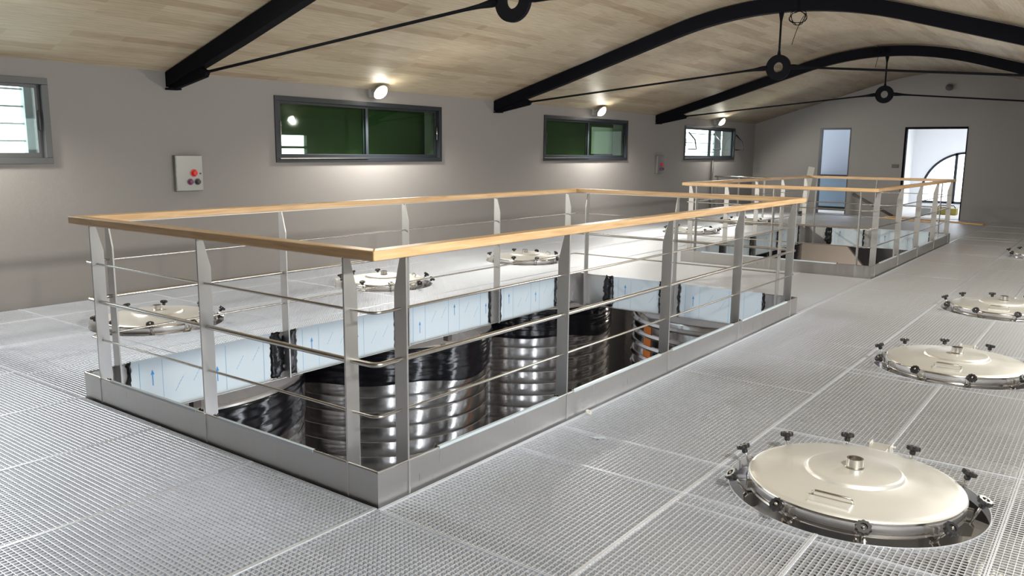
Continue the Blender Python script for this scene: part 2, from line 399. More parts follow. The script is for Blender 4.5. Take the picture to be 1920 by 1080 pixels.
# ------------------------------------------------------------------ wall lamps
def make_lamp():
    root = empty('wall_lamp')
    # local +x points away from the wall
    mb = MB(); mb.box(0.0, 0.03, -0.05, 0.05, -0.05, 0.07); mb.build('wall_bracket', 'lamp_body', root, bevel=0.004)
    mb = MB(); mb.tube([(0.02, 0, 0.02), (0.09, 0, 0.05), (0.13, 0, 0.04)], 0.016, 10); mb.build('arm', 'lamp_body', root, smooth=True)
    R = Matrix.Translation((0.17, 0, 0.015)) @ Matrix.Rotation(math.radians(-52), 4, 'Y')
    mb = MB(); mb.lathe([(0.0, 0.065), (0.035, 0.062), (0.075, 0.040), (0.098, 0.004), (0.102, -0.008), (0.097, -0.008), (0.092, 0.002), (0.070, 0.034), (0.0, 0.055)], 32).xf(R)
    mb.build('shade', 'lamp_body', root, smooth=True)
    mb = MB(); mb.lathe([(0.0, -0.062), (0.045, -0.056), (0.078, -0.034), (0.094, 0.0), (0.0, 0.005)], 32).xf(R)
    mb.build('lens', 'lens', root, smooth=True)
    return root
LYS = [-0.05, 5.22, 10.62, 16.00]
lampL = make_lamp()
names = ['glowing wall lamp above the nearest fully visible window', 'glowing wall lamp above the second dark window', 'glowing wall lamp above the farthest window in the left wall']
for side, X in ((1, XW), (-1, XR)):
    for i, ly in enumerate(LYS):
        if side == 1 and i == 0 or side == -1 and i == 3: continue
        o = lampL if (side == 1 and i == 1) else copy_tree(lampL)
        o.location = (X, ly, 2.135); o.rotation_euler = (0, 0, 0 if side == 1 else PI)
        tag(o, names[i-1] if side == 1 else 'glowing wall lamp on the wall beside the viewer', 'lamp', 'wall lamps')
def lamp_light(X, ly, side, gain):
    ld = bpy.data.lights.new('lamp_light', 'SPOT'); ld.energy = LAMP_W*gain; ld.color = (1.0, 0.97, 0.86); ld.spot_size = math.radians(168); ld.spot_blend = 0.35; ld.shadow_soft_size = 0.07
    lo = bpy.data.objects.new('lamp_light', ld); COL.objects.link(lo)
    lo.location = (X+side*0.250, ly, 2.135-0.055)
    d = Vector((side*0.62, 0, -0.78)); lo.rotation_euler = d.to_track_quat('-Z', 'Y').to_euler()
for side, X in ((1, XW), (-1, XR)):
    for i, ly in enumerate(LYS):
        lamp_light(X, ly, side, {1: (1.4, 1.5, 1.4, 0.55), -1: (1.6, 1.5, 0.6, 0.0)}[side][i]) if not (side == -1 and i == 3) else None

# ------------------------------------------------------------------ windows
def make_window(idx, y0, y1, X, side, open_vent=False, fm='frame', gm='glass_green', label=''):
    root = empty('window_%d' % idx, (X, (y0+y1)/2, WZ0)); H = WZ1-WZ0; h = (y1-y0)/2
    def bx(m, xa, xb, ya, yb, za, zb): m.box(min(side*xa, side*xb), max(side*xa, side*xb), ya, yb, za, zb)
    m = MB(); f = 0.055
    for (ya, yb, za, zb) in ((-h, h, 0, f), (-h, h, H-f, H), (-h, -h+f, f, H-f), (h-f, h, f, H-f)): bx(m, -0.06, 0.014, ya, yb, za, zb)
    m.build('window_frame', fm, root, bevel=0.003)
    for s in (-1, 1):
        ya, yb = (-h+f, 0.035) if s < 0 else (-0.035, h-f); xo = -0.012 if s < 0 else -0.036; t = 0.042
        m = MB()
        for (a, b, c, d) in ((ya, yb, f, f+t), (ya, yb, H-f-t*0.7, H-f), (ya, ya+t, f+t, H-f-t*0.7), (yb-t, yb, f+t, H-f-t*0.7)): bx(m, xo-0.022, xo, a, b, c, d)
        sash = m.build('sash', fm, root, bevel=0.002)
        m = MB(); bx(m, xo-0.013, xo-0.009, ya+t, yb-t, f+t, H-f-t*0.7); m.build('glass_pane', gm, sash)
        m = MB(); yy = ya+t*0.5 if s < 0 else yb-t*0.5
        m.tube([(side*(xo+0.0), yy, H*0.40), (side*(xo+0.022), yy, H*0.40), (side*(xo+0.022), yy, H*0.62), (side*(xo+0.0), yy, H*0.62)], 0.006, 8)
        m.build('handle', 'darkbutton' if idx != 2 else 'rod_steel', sash, smooth=True)
    if side > 0:
        m = MB(); bx(m, -0.010, 0.020, -h+f, 0.0, f-0.012, f-0.004); m.build('track_rail', 'rod_steel', root)
    structure(root, label, 'window'); return root
make_window(1, *WIN[0], XW, 1, fm='frame_lit', gm='glass', label='aluminium window cut by the left edge of the picture, bright slats outside')
make_window(2, *WIN[1], XW, 1, label='large dark two-pane sliding window nearest the viewer')
make_window(3, *WIN[2], XW, 1, label='dark two-pane window with a pale panel behind its right pane')
make_window(4, *WIN[3], XW, 1, gm='glass', label='farthest bright window in the left wall')
for i in range(2): make_window(5+i, *WIN[i], XR, -1, gm='glass', label='window in the wall beside the viewer, outside the frame')
# things outside the windows
XO = XW-0.36
m = MB()
for k in range(6): m.box(XO-0.05, XO-0.01, -2.6, 1.24, 1.32+0.155*k, 1.335+0.155*k)
m.box(XO-0.06, XW-0.335, 1.24, 1.33, 1.2, 2.3)
tag(m.build('slatted_shutter', 'slat'), 'grey slatted shutter outside the window at the left edge', 'shutter')
m = MB(); wall_cells(m, 'x', XO-0.08, XO-0.02, 3.3, 9.0, 0.8, 3.2, [(4.02, 4.49, 1.47, 1.60), (4.02, 4.49, 1.37, 1.44)])
tag(m.build('garden_screen', 'green_panel'), 'dark green screen behind the nearest sliding window', 'screen')
m = MB(); m.box(XO-0.08, XO-0.02, 9.0, 13.2, 0.8, 3.2)
tag(m.build('garden_screen', 'green_panel'), 'dark green screen behind the window with the pale panel', 'screen')
m = MB(); m.box(XO-0.018, XO-0.0, 11.20, 12.9, 1.40, 1.90)
tag(m.build('pale_board', 'pale_panel'), 'pale grey board outside the middle window', 'board')
m = MB()
for k in range(4): m.box(XO-0.05, XO-0.02, 14.2, 18.6, 1.45+0.21*k, 1.465+0.21*k)
m.box(XO-0.05, XW-0.335, 17.6, 17.8, 1.0, 2.3); m.box(XO-0.05, XO-0.01, 16.9, 17.3, 1.0, 2.3)
tag(m.build('slatted_shutter', 'slat'), 'pale slats outside the farthest left window', 'shutter')
# top-hung vent stays on the farthest window
for i, yy in enumerate((14.62, 15.95, 17.32)):
    m = MB(); m.tube([(XW+0.01, yy, 1.88), (XW+0.16, yy, 1.72), (XW+0.20, yy, 1.52), (XW+0.01, yy, 1.52)], 0.016, 8)
    tag(m.build('window_stay', 'frame', smooth=True), ['dark bent stay at the near side of the farthest window', 'dark bent stay in the middle of the farthest window', 'dark bent stay at the far side of the farthest window'][i], 'window stay', 'window stays')

# ------------------------------------------------------------------ guard railing
def tl(mbv, m): return mbv
SIDES = {  # name: (function u(inward), a(along) -> x, y ; length)
    'near': (lambda u, a: (-OW+a, u), OW), 'far': (lambda u, a: (-OW+a, OL-u), OW),
    'left': (lambda u, a: (-OW+u, a), OL), 'right': (lambda u, a: (-u, a), OL)}
def side_box(m, side, u0, u1, a0, a1, z0, z1):
    f = SIDES[side][0]; p = f(u0, a0); q = f(u1, a1)
    m.box(min(p[0], q[0]), max(p[0], q[0]), min(p[1], q[1]), max(p[1], q[1]), z0, z1)
def side_poly(m, side, pts, thick, a):
    # polygon in (u, z) as plate of given thickness at position a along the side
    f = SIDES[side][0]; n = len(pts); vs = []
    for da in (-thick/2, thick/2):
        for (u, z) in pts:
            x, y = f(u, a+da); vs.append((x, y, z))
    fs = [tuple(range(n))[::-1], tuple(range(n, 2*n))]+[(i, (i+1) % n, (i+1) % n+n, i+n) for i in range(n)]
    m.add(vs, fs)
ZT, ZB = 0.145, -0.18
POSTS = {'near': [0.18, 1.2065, 2.233], 'far': [0.18, 1.2065, 2.233], 'left': [0.18, 1.398, 2.615, 3.833, 5.05], 'right': [0.18, 1.398, 2.615, 3.833, 5.05]}
FILM = {'left': [(0.26, 1.28), (1.50, 2.50), (2.66, 3.75), (3.92, 4.86)], 'far': [(0.50, 1.04), (1.26, 2.10)],
        'near': [(0.27, 1.14), (1.28, 2.02)], 'right': [(0.38, 1.31), (1.47, 2.53), (2.68, 3.74), (3.90, 4.98)]}
def frect(m, side, pts, u=0.0062, th=0.0008):     # thin printed shape in (a, z)
    f = SIDES[side][0]; n = len(pts); vs = []
    for uu in (u, u+th):
        for (a, z) in pts:
            x, y = f(uu, a); vs.append((x, y, z))
    m.add(vs, [tuple(range(n))[::-1], tuple(range(n, 2*n))]+[(i, (i+1) % n, (i+1) % n+n, i+n) for i in range(n)])
def make_railing():
    root = empty('guard_railing', (0, 0, 0)); rnd = random.Random(11)
    # handrail: four mitred boards
    o, wd, z0, z1 = 0.017, 0.066, 1.010, 1.050
    outer = [(-OW-o, -o), (o, -o), (o, OL+o), (-OW-o, OL+o)]; inn = [(-OW-o+wd, -o+wd), (o-wd, -o+wd), (o-wd, OL+o-wd), (-OW-o+wd, OL+o-wd)]
    for i in range(4):
        j = (i+1) % 4; A, B, C_, D_ = outer[i], outer[j], inn[j], inn[i]
        ln = math.hypot(B[0]-A[0], B[1]-A[1]); ang = math.atan2(B[1]-A[1], B[0]-A[0])
        R = Matrix.Rotation(-ang, 4, 'Z'); base = Vector((A[0], A[1], 0))
        pl = [R @ (Vector((p[0], p[1], 0))-base) for p in (A, B, C_, D_)]
        m = MB(); m.prism([(p.x, p.y) for p in pl], 'z', z0, z1)
        h = m.build('handrail', 'rail_wood', root, bevel=0.004, loc=base); h.rotation_euler = (0, 0, ang); h['label'] = 'pale oak handrail board'
    # flat under-rail strap
    m = MB()
    for s in SIDES: side_box(m, s, 0.012, 0.040, 0.02, SIDES[s][1]-0.02, 1.004, 1.0105)
    m.build('underrail_strap', 'post_steel', root)
    for s in SIDES:
        L = SIDES[s][1]
        m = MB()
        side_box(m, s, 0.0, 0.004, 0.0 if s in ('left', 'right') else 0.004, L if s in ('left', 'right') else L-0.004, ZB, ZT)
        f = SIDES[s][0]
        p, q = f(0.004, 0.0), f(0.004, L); m.tube([(p[0], p[1], ZT), (q[0], q[1], ZT)], 0.0055, 8)
        side_box(m, s, -0.0, 0.03, 0.004, L-0.004, ZB-0.004, ZB)
        m.build('toe_plate', 'steel', root)
        for a in POSTS[s]:
            m = MB(); side_poly(m, s, [(-0.003, 0.0), (-0.003, ZT+0.002), (0.0, ZT+0.004), (0.0, 1.006), (0.034, 1.006), (0.045, 0.965), (0.070, 0.865), (0.070, ZB), (0.004, ZB), (0.004, 0.0)], 0.010, a)
            m.build('post', 'post_steel', root, bevel=0.0012)
        # protective film on the inner face, folded over the top edge
        for (a0, a1) in FILM[s]:
            m = MB(); n = 14; e0 = [a0+rnd.uniform(-0.022, 0.022) for _ in range(n)]; e1 = [a1+rnd.uniform(-0.022, 0.022) for _ in range(n)]
            zs = [ZB+(ZT-ZB)*k/(n-1) for k in range(n)]
            pts = [(e0[k], zs[k]) for k in range(n)]+[(e1[k], zs[k]) for k in reversed(range(n))]
            mf = m; frect(m, s, pts, 0.0046, 0.0012)
            ea, eb = e0[-1]+0.01, e1[-1]-0.01
            side_box(m, s, -0.0035, 0.0118, ea, eb, ZT+0.0055, ZT+0.0072); side_box(m, s, -0.0035, -0.0018, ea, eb, ZT-0.006, ZT+0.0055)
            side_box(m, s, 0.0105, 0.0118, ea, eb, ZT-0.008, ZT+0.0055)
            m = MB(); m2 = MB(); a = a0+0.06; k = 0
            while a < a1-0.05:
                if k % 3 == 0:
                    frect(m2, s, [(a, ZB+0.01), (a+0.0035, ZB+0.01), (a+0.0035, ZT-0.01), (a, ZT-0.01)])
                    b = a+0.085; up_ = (k//3) % 2 == 0; zc = rnd.uniform(-0.06, 0.05); d = 1 if up_ else 1
                    frect(m, s, [(b-0.003, zc-0.05), (b+0.003, zc-0.05), (b+0.003, zc+0.02), (b-0.003, zc+0.02)])
                    frect(m, s, [(b-0.012, zc+0.02), (b+0.012, zc+0.02), (b, zc+0.052)])
                    c = a+0.15
                    if c < a1-0.03: frect(m2, s, [(c, ZB+0.01), (c+0.0025, ZB+0.01), (c+0.0025, ZT-0.01), (c, ZT-0.01)])
                else:
                    zc = rnd.uniform(-0.05, 0.04); q = 0.022 if s in ('left', 'near') else 0.022
                    for t in range(5):     # a dashed diagonal line of tiny lettering
                        u_ = a+0.04+q*t*0.55; zz = zc-0.045+0.018*t
                        if u_ < a1-0.02: frect(m2, s, [(u_, zz), (u_+0.004, zz), (u_+0.0125, zz+0.014), (u_+0.0085, zz+0.014)])
                a += 0.19 if k % 3 == 0 else 0.13; k += 1
            nf = len(mf.f); ni = len(m.f); mf.add(m.v, m.f); mf.add(m2.v, m2.f)
            fo = mf.build('protective_film', 'film', root); fo['label'] = 'white protective film with blue print'
            fo.data.materials.append(M['ink']); fo.data.materials.append(M['inkpale'])
            for pi, p in enumerate(fo.data.polygons): p.material_index = 0 if pi < nf else (1 if pi < nf+ni else 2)
            # torn, rolled-up black underside at both ends of the film
            for (ae, sg) in ((a0, -1), (a1, 1)):
                big = (s == 'left' and ((ae == 1.28) or (ae == 1.50) or ae == 2.50)) or (s == 'far' and ae in (0.5,)) 
                wmax = 0.14 if big else 0.036
                m = MB(); n = 16; vs = []; fs = []
                cw = [rnd.uniform(0.35, 1.0)*wmax for _ in range(n)]
                for k in range(n):
                    z = ZB+0.01+(ZT-ZB-0.0)*k/(n-1); c0 = ae+sg*rnd.uniform(-0.004, 0.006)
                    if big: cw[k] = wmax*(0.45+0.55*math.sin(PI*(0.15+0.7*k/(n-1))))*rnd.uniform(0.75, 1.1)
                    for j in range(7):
                        tt = j/6; aa = c0+sg*(tt*cw[k]-0.006); uu = 0.006+0.018*math.sin(PI*tt)*rnd.uniform(0.5, 1.4)+0.002*rnd.random()
                        x, y = SIDES[s][0](uu, aa); vs.append((x, y, z+rnd.uniform(-0.008, 0.008)))
                for k in range(n-1):
                    for j in range(6): fs.append((k*7+j, k*7+j+1, (k+1)*7+j+1, (k+1)*7+j))
                m.add(vs, fs); t_ = m.build('torn_film', 'torn', root, smooth=True); t_['label'] = 'torn black film curled beside the post'
                sm = t_.modifiers.new('thickness', 'SOLIDIFY'); sm.thickness = 0.0015
    # three horizontal rods running through the posts, bent at the corners
    for z, r in ((0.360, 0.0062), (0.578, 0.0115), (0.792, 0.0062)):
        u = 0.034; rr = 0.035; pts = []
        cs = [(-OW+u+rr, u+rr, PI), (-u-rr, u+rr, 1.5*PI), (-u-rr, OL-u-rr, 0), (-OW+u+rr, OL-u-rr, 0.5*PI)]
        for cx, cy, a0 in cs:
            for k in range(5): a = a0+PI/2*k/4; pts.append((cx+rr*math.cos(a), cy+rr*math.sin(a), z))
        m = MB(); m.tube(pts, r, 12, closed=True); m.build('rod', 'rod_steel', root, smooth=True)
    return root
rail = make_railing()
rail2 = copy_tree(rail); rail2.location = (0, R2, 0)
tag(rail, 'steel and oak guard railing around the nearer floor opening', 'railing', 'guard railings round the floor openings')
tag(rail2, 'steel and oak guard railing around the farther floor opening', 'railing', 'guard railings round the floor openings')

# ------------------------------------------------------------------ manhole hatches
def make_hatch():
    root = empty('manhole_hatch')
    m = MB(); m.lathe([(0.427, -0.30), (0.427, -0.012), (0.434, -0.010), (0.437, -0.004), (0.434, 0.003), (0.427, 0.005), (0.427, 0.026), (0.412, 0.026), (0.412, -0.30)], 96)
    m.build('collar', 'collar', root, autos=True)
    m = MB(); P_ = [(0.0, 0.108), (0.184, 0.103), (0.1925, 0.100), (0.1975, 0.094), (0.202, 0.0865), (0.210, 0.0835), (0.29, 0.077), (0.400, 0.0645), (0.418, 0.062), (0.429, 0.057), (0.4345, 0.052), (0.420, 0.040)]
    m.lathe(P_, 128); ld_ = m.build('lid', 'lid', root, autos=True)
    m = MB(); m.lathe([(0.4345, 0.052), (0.4378, 0.046), (0.4385, 0.038), (0.4385, 0.016), (0.434, 0.013), (0.415, 0.013)], 128); m.build('lid_skirt', 'collar', ld_, autos=True)
    m = MB(); m.lathe([(0.0, 0.114), (0.026, 0.114), (0.026, 0.147), (0.034, 0.147), (0.035, 0.114), (0.040, 0.1085), (0.0, 0.1075)], 32)
    m.build('neck', 'rod_steel', root, autos=True)
    m = MB(); zb = 0.072; pts = [(-0.078, -0.320, zb-0.002), (-0.076, -0.330, zb+0.018), (-0.062, -0.337, zb+0.026), (0.062, -0.337, zb+0.026), (0.076, -0.330, zb+0.018), (0.078, -0.320, zb-0.002)]
    m.tube(pts, 0.0055, 8); m.build('handle', 'rod_steel', root, smooth=True)
    m = MB(); m.box(-0.082, 0.082, -0.385, -0.303, 0.0640, 0.0735); mm = m.build('handle_plate', 'lid', root, bevel=0.002)
    # hinge
    m = MB(); m.box(-0.040, 0.040, 0.405, 0.510, 0.046, 0.066); m.box(-0.050, -0.042, 0.46, 0.515, -0.03, 0.076); m.box(0.042, 0.050, 0.46, 0.515, -0.03, 0.076)
    m.box(-0.03, 0.03, 0.418, 0.50, -0.06, -0.03)
    m.tube([(-0.062, 0.500, 0.060), (0.062, 0.500, 0.060)], 0.007, 10)
    m.build('hinge', 'lid', root, bevel=0.002)
    for k in range(10):
        a = 2*PI*k/10; near = k in (6, 7, 8, 9)
        tilt = math.radians(40 if near else (22 if k in (1, 5, 0) else 12)); RZ = Matrix.Rotation(a, 4, 'Z')
        m = MB()
        for t_ in (-1, 1): m.prism([(0.419, -0.075), (0.462, -0.065), (0.466, -0.030), (0.450, -0.012), (0.419, -0.012)], 'y', t_*0.016-0.003, t_*0.016+0.003)
        m.box(0.417, 0.424, -0.024, 0.024, -0.085, -0.010)
        m.box(0.430, 0.458, -0.017, -0.009, 0.012, 0.040); m.box(0.430, 0.458, 0.009, 0.017, 0.012, 0.040)
        m.tube([(0.450, -0.024, -0.022), (0.450, 0.024, -0.022)], 0.006, 8)
        m.xf(RZ); cl = m.build('clamp', 'rod_steel', root)
        T = RZ @ Matrix.Translation((0.450, 0, -0.022)) @ Matrix.Rotation(tilt, 4, 'Y') @ Matrix.Diagonal((1.1, 1.1, 1.0, 1.0))
        m = MB(); m.tube([(0, 0, 0), (0, 0, 0.1285)], 0.0052, 8); m.xf(T); m.build('bolt', 'rod_steel', cl, smooth=True)
        m = MB(); prf = []
        seg = 40; vs = []; fs = []
        def rad(base, i): return base*(1+0.07*math.cos(10*2*PI*i/seg))
        rings = [(0.0095, 0.086, 0), (0.0125, 0.092, 0), (0.012, 0.104, 0), (0.024, 0.108, 1), (0.0262, 0.111, 1), (0.0262, 0.123, 1), (0.0235, 0.127, 1), (0.0135, 0.127, 0), (0.0125, 0.119, 0)]
        for (r, z, lob) in rings:
            for i in range(seg):
                q = rad(r, i) if lob else r; vs.append((q*math.cos(2*PI*i/seg), q*math.sin(2*PI*i/seg), z))
        for j in range(len(rings)-1):
            for i in range(seg): fs.append((j*seg+i, j*seg+(i+1) % seg, (j+1)*seg+(i+1) % seg, (j+1)*seg+i))
        fs.append(tuple(range((len(rings)-1)*seg, len(rings)*seg)))
        m.add(vs, fs); m.xf(T); m.build('knob', 'knob', cl, autos=True)
    return root
hatch = make_hatch()
HL = ['nearest round steel manhole hatch at the lower right with black star knobs',
      'second round steel manhole hatch from the viewer in the right-hand row',
      'third round steel manhole hatch from the viewer, cut by the right edge',
      'small far round hatch at the right edge of the picture, above the others',
      'round steel manhole hatch farthest along the right-hand row',
      'round steel hatch seen through the left corner of the nearer railing',
      'round steel hatch behind the nearer railing, second from the left',
      'round steel hatch behind the nearer railing, third from the left',
      'round steel hatch glinting between the two railings, fourth along the left wall',
      'small far round hatch behind the farther railing beside the left wall']
hatches = []
for i in range(10):
    o = hatch if i == 0 else copy_tree(hatch)
    o.location = (HXR, HY0+HP*KS[i], 0) if i < 5 else (HXL, HY0+HP*KS[i-5], 0)
    o.rotation_euler = (0, 0, 0 if i < 5 else math.radians(144))
    tag(o, HL[i], 'hatch', 'clamped manhole hatches'); hatches.append(o)

# ------------------------------------------------------------------ tanks
TR = 1.16
def tank_profile(R, z0, z1, pitch=0.150, amp=0.005):
    pr = [(R-0.004, z0)]; z = z1-0.33; pr2 = [(R, z1), (R, z1-0.30)]
    while z > z0+0.2:
        for t in (0, 0.05, 0.12, 0.2, 0.32, 0.44, 0.56, 0.68, 0.8, 0.88, 0.95): pr2.append((R-0.006+amp*math.sin(PI*t), z-pitch*0.90*t))
        pr2.append((R-0.012, z-pitch*0.93)); pr2.append((R-0.012, z-pitch*0.97)); z -= pitch
    pr2.append((R-0.006, z0)); return pr2
def make_tank():
    root = empty('storage_tank')
    m = MB(); m.lathe(tank_profile(TR, ZLOW+0.3, -0.45), 128); m.build('tank_body', 'tank', root, autos=True)
    m = MB(); m.lathe([(TR+0.006, -0.47), (TR+0.008, -0.452), (TR, -0.440), (TR-0.03, -0.432), (TR-0.06, -0.430), (0.46, -0.225), (0.445, -0.30)], 96); m.build('cone_top', 'cone', root, autos=True)
    for k in range(4):
        a = PI/4+PI/2*k; m = MB(); m.tube([(0.95*math.cos(a), 0.95*math.sin(a), ZLOW), (0.95*math.cos(a), 0.95*math.sin(a), ZLOW+0.35)], 0.05, 12); m.build('leg', 'brownsteel', root, smooth=True)
    return root
def wrap_mesh(R, zt, zb, seed, sag=0.03):
    rnd = random.Random(seed); seg = 180; n = 16; vs = []; fs = []
    ph = [rnd.uniform(0, 6.28) for _ in range(12)]
    for j in range(n+1):
        t = j/n
        for k in range(seg):
            a = 2*PI*k/seg
            edge = sag*(math.sin(3*a+ph[0])+0.6*math.sin(7*a+ph[1]))*0.5
            z = zt+(zb+edge-zt)*t
            r = R+0.012+0.0035*math.sin(30*t+2.2*math.sin(2*a+ph[2])+1.3*math.sin(5*a+ph[3]))+0.0025*math.sin(47*t-6*math.sin(a+ph[4]))+0.0008*math.sin(33*a+ph[5]+9*t)
            if j == n: r = R+0.004
            if j == 0: r = R-0.012
            vs.append((r*math.cos(a), r*math.sin(a), z))
    for j in range(n):
        for k in range(seg): fs.append((j*seg+k, (j+1)*seg+k, (j+1)*seg+(k+1) % seg, j*seg+(k+1) % seg))
    m = MB(); m.add(vs, fs); return m
tank = make_tank()
TKL = ['steel tank loosely wrapped in black film at the left corner of the nearer opening',
       'ribbed steel tank in the middle of the nearer opening with a black film band',
       'ribbed steel tank toward the far end of the nearer opening with a black film band',
       'steel tank under the deck beside the middle of the farther opening',
       'steel tank with crumpled black film seen in the farther opening',
       'steel tank hidden below the right-hand row of hatches']
def put_tank(o, x, y, label, group=None): o.location = (x, y, 0); tag(o, label, 'tank', group or 'storage tanks under the deck'); return o
for q, k in enumerate(KS):
    o = tank if k == 0 else copy_tree(tank); put_tank(o, HXL, HY0+HP*k, TKL[q])
    if k in (0, 1, 2, 5):
        zt, zb, sg = {0: (-0.455, -0.82, 0.06), 1: (-0.437, -0.735, 0.015), 2: (-0.437, -0.715, 0.015), 5: (-0.33, -0.82, 0.10)}[k]
        wf = wrap_mesh(TR, zt, zb, 5+k, sg).build('film_wrap', 'wrap', o, smooth=True); wf['label'] = 'black plastic film band'
for k in KS:
    o = copy_tree(tank); put_tank(o, HXR, HY0+HP*k, TKL[5], 'tanks below the right-hand hatches')
    for ch in [c for c in o.children if c.name.startswith('film')]: bpy.data.objects.remove(ch)
# central tank with separate hoops
root = empty('storage_tank', (XM, 6.65, 0)); RC = 1.06
m = MB(); m.lathe([(RC, ZLOW+0.3), (RC, -0.36), (RC-0.01, -0.335), (0.3, -0.24), (0.0, -0.235)], 96); m.build('tank_body', 'tank', root, autos=True)
z = -0.42
while z > -2.9:
    m = MB(); m.lathe([(RC-0.004, z+0.03), (RC+0.02, z+0.025), (RC+0.038, z), (RC+0.02, z-0.025), (RC-0.004, z-0.03)], 96); m.build('cooling_hoop', 'tank', root, autos=True); z -= 0.135
for k in range(4):
    a = PI/4+PI/2*k; m = MB(); m.tube([(0.85*math.cos(a), 0.85*math.sin(a), ZLOW), (0.85*math.cos(a), 0.85*math.sin(a), ZLOW+0.35)], 0.05, 12); m.build('leg', 'brownsteel', root, smooth=True)
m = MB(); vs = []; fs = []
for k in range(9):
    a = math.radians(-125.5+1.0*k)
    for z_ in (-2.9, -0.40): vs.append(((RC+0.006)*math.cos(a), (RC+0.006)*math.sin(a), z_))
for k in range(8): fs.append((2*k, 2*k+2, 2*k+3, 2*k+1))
m.add(vs, fs); o = m.build('reflection_strip', 'orange', root, smooth=True); o['label'] = 'orange reflection painted as a vertical strip'  # orange reflection on the tank side, painted as a coloured strip
tag(root, 'hooped steel tank below the floor strip between the two openings', 'tank', 'storage tanks under the deck')

# short props standing on the tank tops under the left deck edge
for i, (px, py) in enumerate(((-2.90, 0.98), (-2.88, 3.70), (-2.88, 6.2))):
    m = MB(); m.box(px-0.03, px+0.03, py-0.03, py+0.03, -0.405, -BD-0.003)
    tag(m.build('deck_prop', 'brownsteel'), ['short dark steel prop on the nearest wrapped tank', 'short dark steel prop on the middle wrapped tank', 'short dark steel prop on the far wrapped tank'][i], 'prop', 'props under the deck')
# ------------------------------------------------------------------ below the farther opening
m = MB(); m.prism([(-4.6, ZLOW), (-0.6, ZLOW), (-1.95, -0.98), (-2.45, -0.40), (-2.75, -0.03), (-4.6, -0.03)], 'y', 16.0, 16.1)  # sloping edge cut into the wall shape where the shadow begins
structure(m.build('wall_lower', 'wall_beige'), 'beige wall below the farther opening cut along a sloping shadow edge', 'wall')

# ------------------------------------------------------------------ control boxes
def make_box():
    root = empty('control_box')
    m = MB(); m.box(0, 0.055, -0.15, 0.15, 0, 0.365); m.build('enclosure', 'box_steel', root, bevel=0.004)
    m = MB(); m.box(0.055, 0.062, -0.146, 0.146, 0.004, 0.361); m.build('door', 'box_steel', root, bevel=0.002)
    def btn(y, z, mat, r, name, L):
        m = MB(); m.lathe([(0, 0.0), (r*1.5, 0.0), (r*1.5, 0.006), (r*0.7, 0.008), (r*0.7, 0.016), (r, 0.018), (r, 0.032), (r*0.8, 0.036), (0, 0.037)], 20)
        m.xf(Matrix.Translation((0.062, y, z)) @ Matrix.Rotation(PI/2, 4, 'Y')); b = m.build(name, mat, root, autos=True); b['label'] = L
    btn(0.045, 0.185, 'red', 0.026, 'stop_button', 'red emergency stop button')
    btn(0.0, 0.095, 'plum', 0.022, 'push_button', 'dark red push button'); btn(0.082, 0.095, 'darkbutton', 0.022, 'push_button', 'black push button')
    m = MB(); m.lathe([(0, 0), (0.009, 0), (0.009, 0.006), (0, 0.008)], 12).xf(Matrix.Translation((0.062, 0.118, 0.178)) @ Matrix.Rotation(PI/2, 4, 'Y')); m.build('lock', 'darkbutton', root)
    return root
b1 = make_box(); b1.location = (XW, 2.61, 0.995); tag(b1, 'stainless control box with red stop button near the left of the wall', 'control box', 'control boxes')
b2 = copy_tree(b1); b2.location = (XW, 13.23, 1.01); tag(b2, 'small far control box on the wall before the last window', 'control box', 'control boxes')

# ------------------------------------------------------------------ far corner and end wall
m = MB()
m.tube([(XW+0.035, 15.93, 0.0), (XW+0.035, 15.93, 1.27)], 0.022, 12)
tag(m.build('wall_pipe', 'steel', smooth=True), 'vertical steel pipe on the wall under the farthest window', 'pipe')
root = empty('stair_guard', (XW, 16.1, 0))
m = MB(); m.tube([(0.03, 0, 0.90), (1.25, 0, 0.90)], 0.019, 12); m.build('top_rail', 'rod_steel', root, smooth=True)
for px in (0.10, 0.62, 1.22): m = MB(); m.box(px-0.02, px+0.02, -0.006, 0.006, 0, 0.885); m.build('post', 'post_steel', root)
for zz in (0.25, 0.47, 0.68): m = MB(); m.tube([(0.03, 0, zz), (1.25, 0, zz)], 0.006, 8); m.build('rod', 'rod_steel', root, smooth=True)
tag(root, 'low stainless guard rail in the far left corner', 'railing')
m = MB(); m.box(-0.07, 0.07, -0.012, 0.012, 0, 1.15); o = m.build('leaning_plank', 'whitepaint', loc=(-3.86, 17.55, 0.0)); o.rotation_euler = (math.radians(-4), math.radians(9), 0.5)
tag(o, 'pale plank propped upright behind the farther railing', 'plank')
m = MB(); m.box(-3.88, -3.74, 17.34, 17.48, 0.0, 0.10); tag(m.build('rubber_block', 'dark', bevel=0.01), 'small dark block at the foot of the pale plank', 'block')
m = MB(); m.tube([(-2.05, YE-0.05, 0.02), (-2.98, YE-0.04, 0.50)], 0.028, 8); tag(m.build('leaning_tube', 'brownsteel', smooth=True), 'dark tube leaning on the gable wall between the doorways', 'tube')
def plank(a, b, w, t, name, label, mat='board', z=0.002):
    a = Vector(a); b = Vector(b); L = (b-a).length; ang = math.atan2(b.y-a.y, b.x-a.x)
    m = MB(); m.box(0, L, -w/2, w/2, 0, t); o = m.build(name, mat, loc=(a.x, a.y, z), bevel=0.003); o.rotation_euler = (0, 0, ang)
    return tag(o, label, 'board', 'boards lying on the grating')
plank((-2.15, 18.35), (-0.02, 17.40), 0.11, 0.028, 'wooden_board', 'longer wooden board lying before the bright doorway')
plank((-2.30, 18.02), (-1.00, 17.30), 0.09, 0.028, 'wooden_board', 'shorter reddish wooden board beside the longer one')
